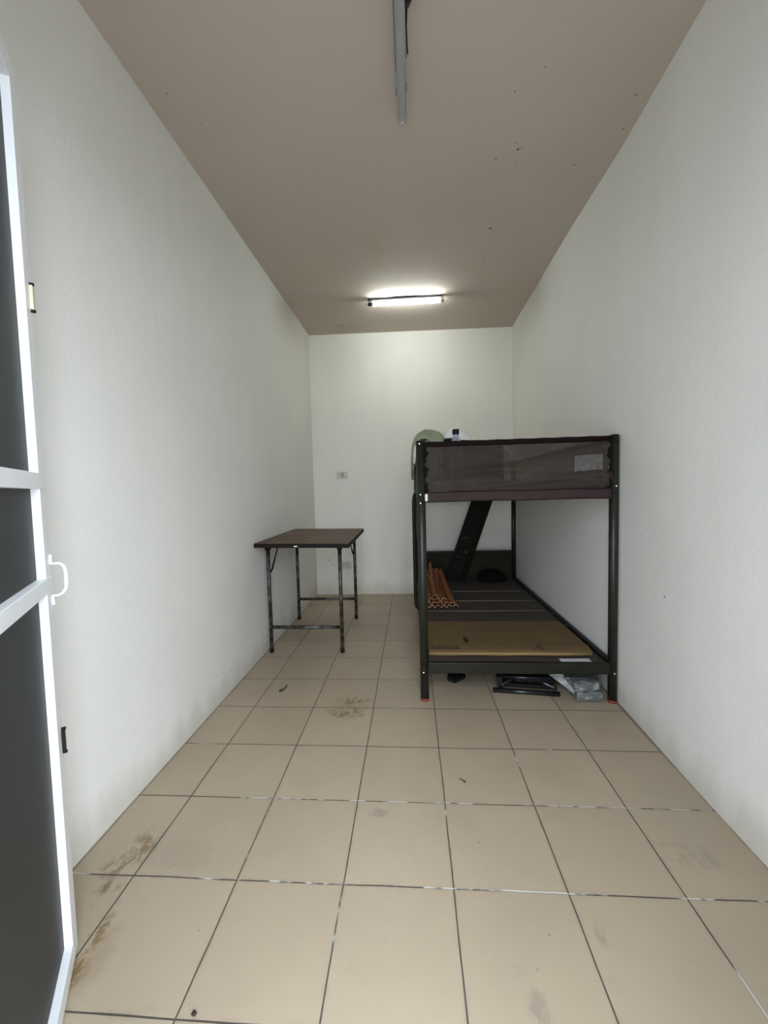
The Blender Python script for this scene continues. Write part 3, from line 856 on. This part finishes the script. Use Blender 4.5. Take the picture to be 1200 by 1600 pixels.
for xx in (-.497, -.459):
    bm = B(); box(bm, (xx, y - .0095, .306), (.030, .004, .046), bev=.002); s = obj('socket', bm, M['plate'], so)
    for dx in (-.007, .007):
        bm = B(); box(bm, (xx + dx, y - .0125, .312), (.0045, .004, .009), bev=.001); obj('slot', bm, M['black'], s)
    bm = B(); box(bm, (xx, y - .0125, .295), (.006, .004, .006), bev=.002); obj('slot', bm, M['black'], s)

# ------------------------------------------------------------------ ceiling fixtures
la = thing('fluorescent_light', 'lit short fluorescent tube light on the ceiling near the back wall', 'light', (.19, 2.36, H))
bm = B(); box(bm, (.187, 2.350, H - .010), (.604, .026, .020), bev=.002); obj('batten', bm, M['batten_dark'], la)
for x in (-.118, .494):
    bm = B(); box(bm, (x, 2.352, H - .034), (.012, .022, .044), bev=.003); hd = obj('lamp_holder', bm, M['plate'], la)
    bm = B(); box(bm, (x + math.copysign(.010, .19 - x), 2.340, H - .043), (.006, .018, .018), bev=.002); obj('contact', bm, M['black'], hd)
tz = H - .043; ty = 2.352
bm = B(); tube(bm, [(-.072, ty, tz), (.470, ty, tz)], .0155, 20); obj('lamp_tube', bm, M['glow'], la, label='glowing white tube')
for a, b_ in ((-.112, -.072), (.470, .488)):
    bm = B(); tube(bm, [(a, ty, tz), (b_, ty, tz)], .0145, 16); obj('tube_cap', bm, M['steel_grey'] if a < 0 else M['plate'], la)
bm = B(); box(bm, (.19, 2.335, H - .010), (.20, .006, .014), bev=.002); obj('starter_cover', bm, M['steel_dark'], la)

lb = thing('light_batten', 'unlit grey lamp batten running lengthwise on the ceiling near the door', 'light', (.20, .12, H))
bm = B()
pts = [(-.017, 0), (-.017, -.040), (-.013, -.050), (0, -.0535), (.013, -.050), (.017, -.040), (.017, 0)]
def bat(u, v):
    k = v * 6; i = min(5, int(k)); t_ = k - i
    x = pts[i][0] * (1 - t_) + pts[i + 1][0] * t_; z = pts[i][1] * (1 - t_) + pts[i + 1][1] * t_
    yy = -.50 + u * 1.215
    e = max(0, (yy - .690) / .025); s = math.sqrt(max(0, 1 - e * e)) if e > 0 else 1
    return Vector((.201 + x * max(s, .05), yy, H - .012 + z * (.55 + .45 * s)))
grid(bm, 90, 6, bat); 
obj('batten_cover', bm, M['batten'], lb, solid=.002, normals=False)
bm = B(); box(bm, (.203, .11, H - .006), (.046, 1.20, .012), bev=.002); obj('base_plate', bm, M['plate'], lb)
bm = B(); lathe(bm, [(.001, -.010), (.010, -.008), (.012, 0)], (.201, .735, H)); obj('end_screw', bm, M['plate'], lb)
for (dx, y, ln) in ((-.0185, .27, .50), (.0185, .20, .36), (.0185, .47, .02), (.0185, .585, .03), (-.0185, .60, .03)):
    bm = B(); box(bm, (.201 + dx, y, H - .030), (.003, ln, .006)); obj('shadow_line', bm, M['black'], lb)  # black strips standing in for the shadow lines along the batten's sides
bm = B(); tube(bm, [(.229, .16, H - .050), (.229, .280, H - .050), (.225, .312, H - .046)], [.014, .014, .006], 16)
obj('ballast', bm, M['black'], lb, label='round black starter')
bm = B(); tube(bm, [(.225, .30, H - .02), (.222, .40, H - .014), (.224, .46, H - .02), (.226, .475, H - .024)], .0022, 6); obj('wire', bm, M['black'], lb)

# ------------------------------------------------------------------ litter on the tiles
bm = B(); tube(bm, [(-.505, 1.120, .004), (-.500, 1.095, .006), (-.504, 1.075, .005), (-.515, 1.058, .005), (-.522, 1.047, .004)], [.003, .0028, .003, .0075, .004], 8, flat=.6)
tube(bm, [(-.512, 1.062, .005), (-.527, 1.068, .003)], [.004, .002], 6)
tag(obj('dry_leaf', bm, M['twig'], None), 'small curled dry leaf on the tiles in front of the table', 'leaf')
bm = B(); tube(bm, [(.362, .418, .003), (.372, .410, .004), (.382, .400, .004)], [.001, .0016, .004], 8, flat=.6)
tag(obj('dead_insect', bm, M['twig'], None), 'tiny dark dead insect on the tile in front of the bunk bed', 'insect')
bm = B(); tube(bm, [(-.268, -.290, .003), (-.260, -.293, .003)], [.0045, .004], 8, flat=.6)
tag(obj('dirt_speck', bm, M['twig'], None), 'dark speck of dirt on the nearest left floor tile', 'dirt')

# ------------------------------------------------------------------ daylight
w = bpy.data.worlds.new('overcast_sky'); scene.world = w; w.use_nodes = True
wn, wl = w.node_tree.nodes, w.node_tree.links
bg = wn['Background']; bg.inputs['Strength'].default_value = 1.0
tc = wn.new('ShaderNodeTexCoord'); sp = wn.new('ShaderNodeSeparateXYZ'); wl.new(tc.outputs['Generated'], sp.inputs[0])
mr = wn.new('ShaderNodeMapRange'); wl.new(sp.outputs[2], mr.inputs[0]); mr.inputs[1].default_value = -.05; mr.inputs[2].default_value = .9
mr.inputs[3].default_value = 0; mr.inputs[4].default_value = 1
cr_ = wn.new('ShaderNodeValToRGB'); wl.new(mr.outputs[0], cr_.inputs[0])
cr_.color_ramp.elements[0].color = (4.65, 5.05, 5.7, 1); cr_.color_ramp.elements[1].color = (5.4, 6.1, 7.2, 1)
# brighter cloud on the sun's side of the sky
az = wn.new('ShaderNodeMapRange'); wl.new(sp.outputs[0], az.inputs[0]); az.inputs[1].default_value = -1; az.inputs[2].default_value = 1
az.inputs[3].default_value = .62; az.inputs[4].default_value = 1.30
wl.new(cr_.outputs[0], bg.inputs['Color']); wl.new(az.outputs[0], bg.inputs['Strength'])
# sky portal in the doorway
pl = bpy.data.lights.new('doorway_portal', 'AREA'); pl.shape = 'RECTANGLE'; pl.size = DX1 - DX0; pl.size_y = DH; pl.cycles.is_portal = True
po = bpy.data.objects.new('doorway_portal', pl); col.objects.link(po); po.location = ((DX0 + DX1) / 2, YF - .125, DH / 2); po.rotation_euler = (PI / 2, 0, 0)

# ------------------------------------------------------------------ camera
cam = bpy.data.cameras.new('camera'); co = bpy.data.objects.new('camera', cam); col.objects.link(co)
R = [[0.9974946861866628, -0.06775488227268442, 0.0203378208661971], [0.06643773940080043, 0.9960064065509927, 0.05964281090533828], [-0.024297691509321945, -0.05814218810462232, 0.9980125791540528]]
mw = Matrix(((R[0][0], R[0][2], -R[0][1], .2076), (R[1][0], R[1][2], -R[1][1], -1.0489), (R[2][0], R[2][2], -R[2][1], 1.0813), (0, 0, 0, 1)))
co.matrix_world = mw
cam.sensor_fit = 'VERTICAL'; cam.sensor_height = 36; cam.lens = 36 * 639.2 / 1600; cam.clip_start = .01
scene.camera = co
scene.view_settings.view_transform = 'Standard'; scene.view_settings.look = 'None'
scene.view_settings.gamma = 1; scene.view_settings.use_curve_mapping = False
scene.view_settings.exposure = 0.85
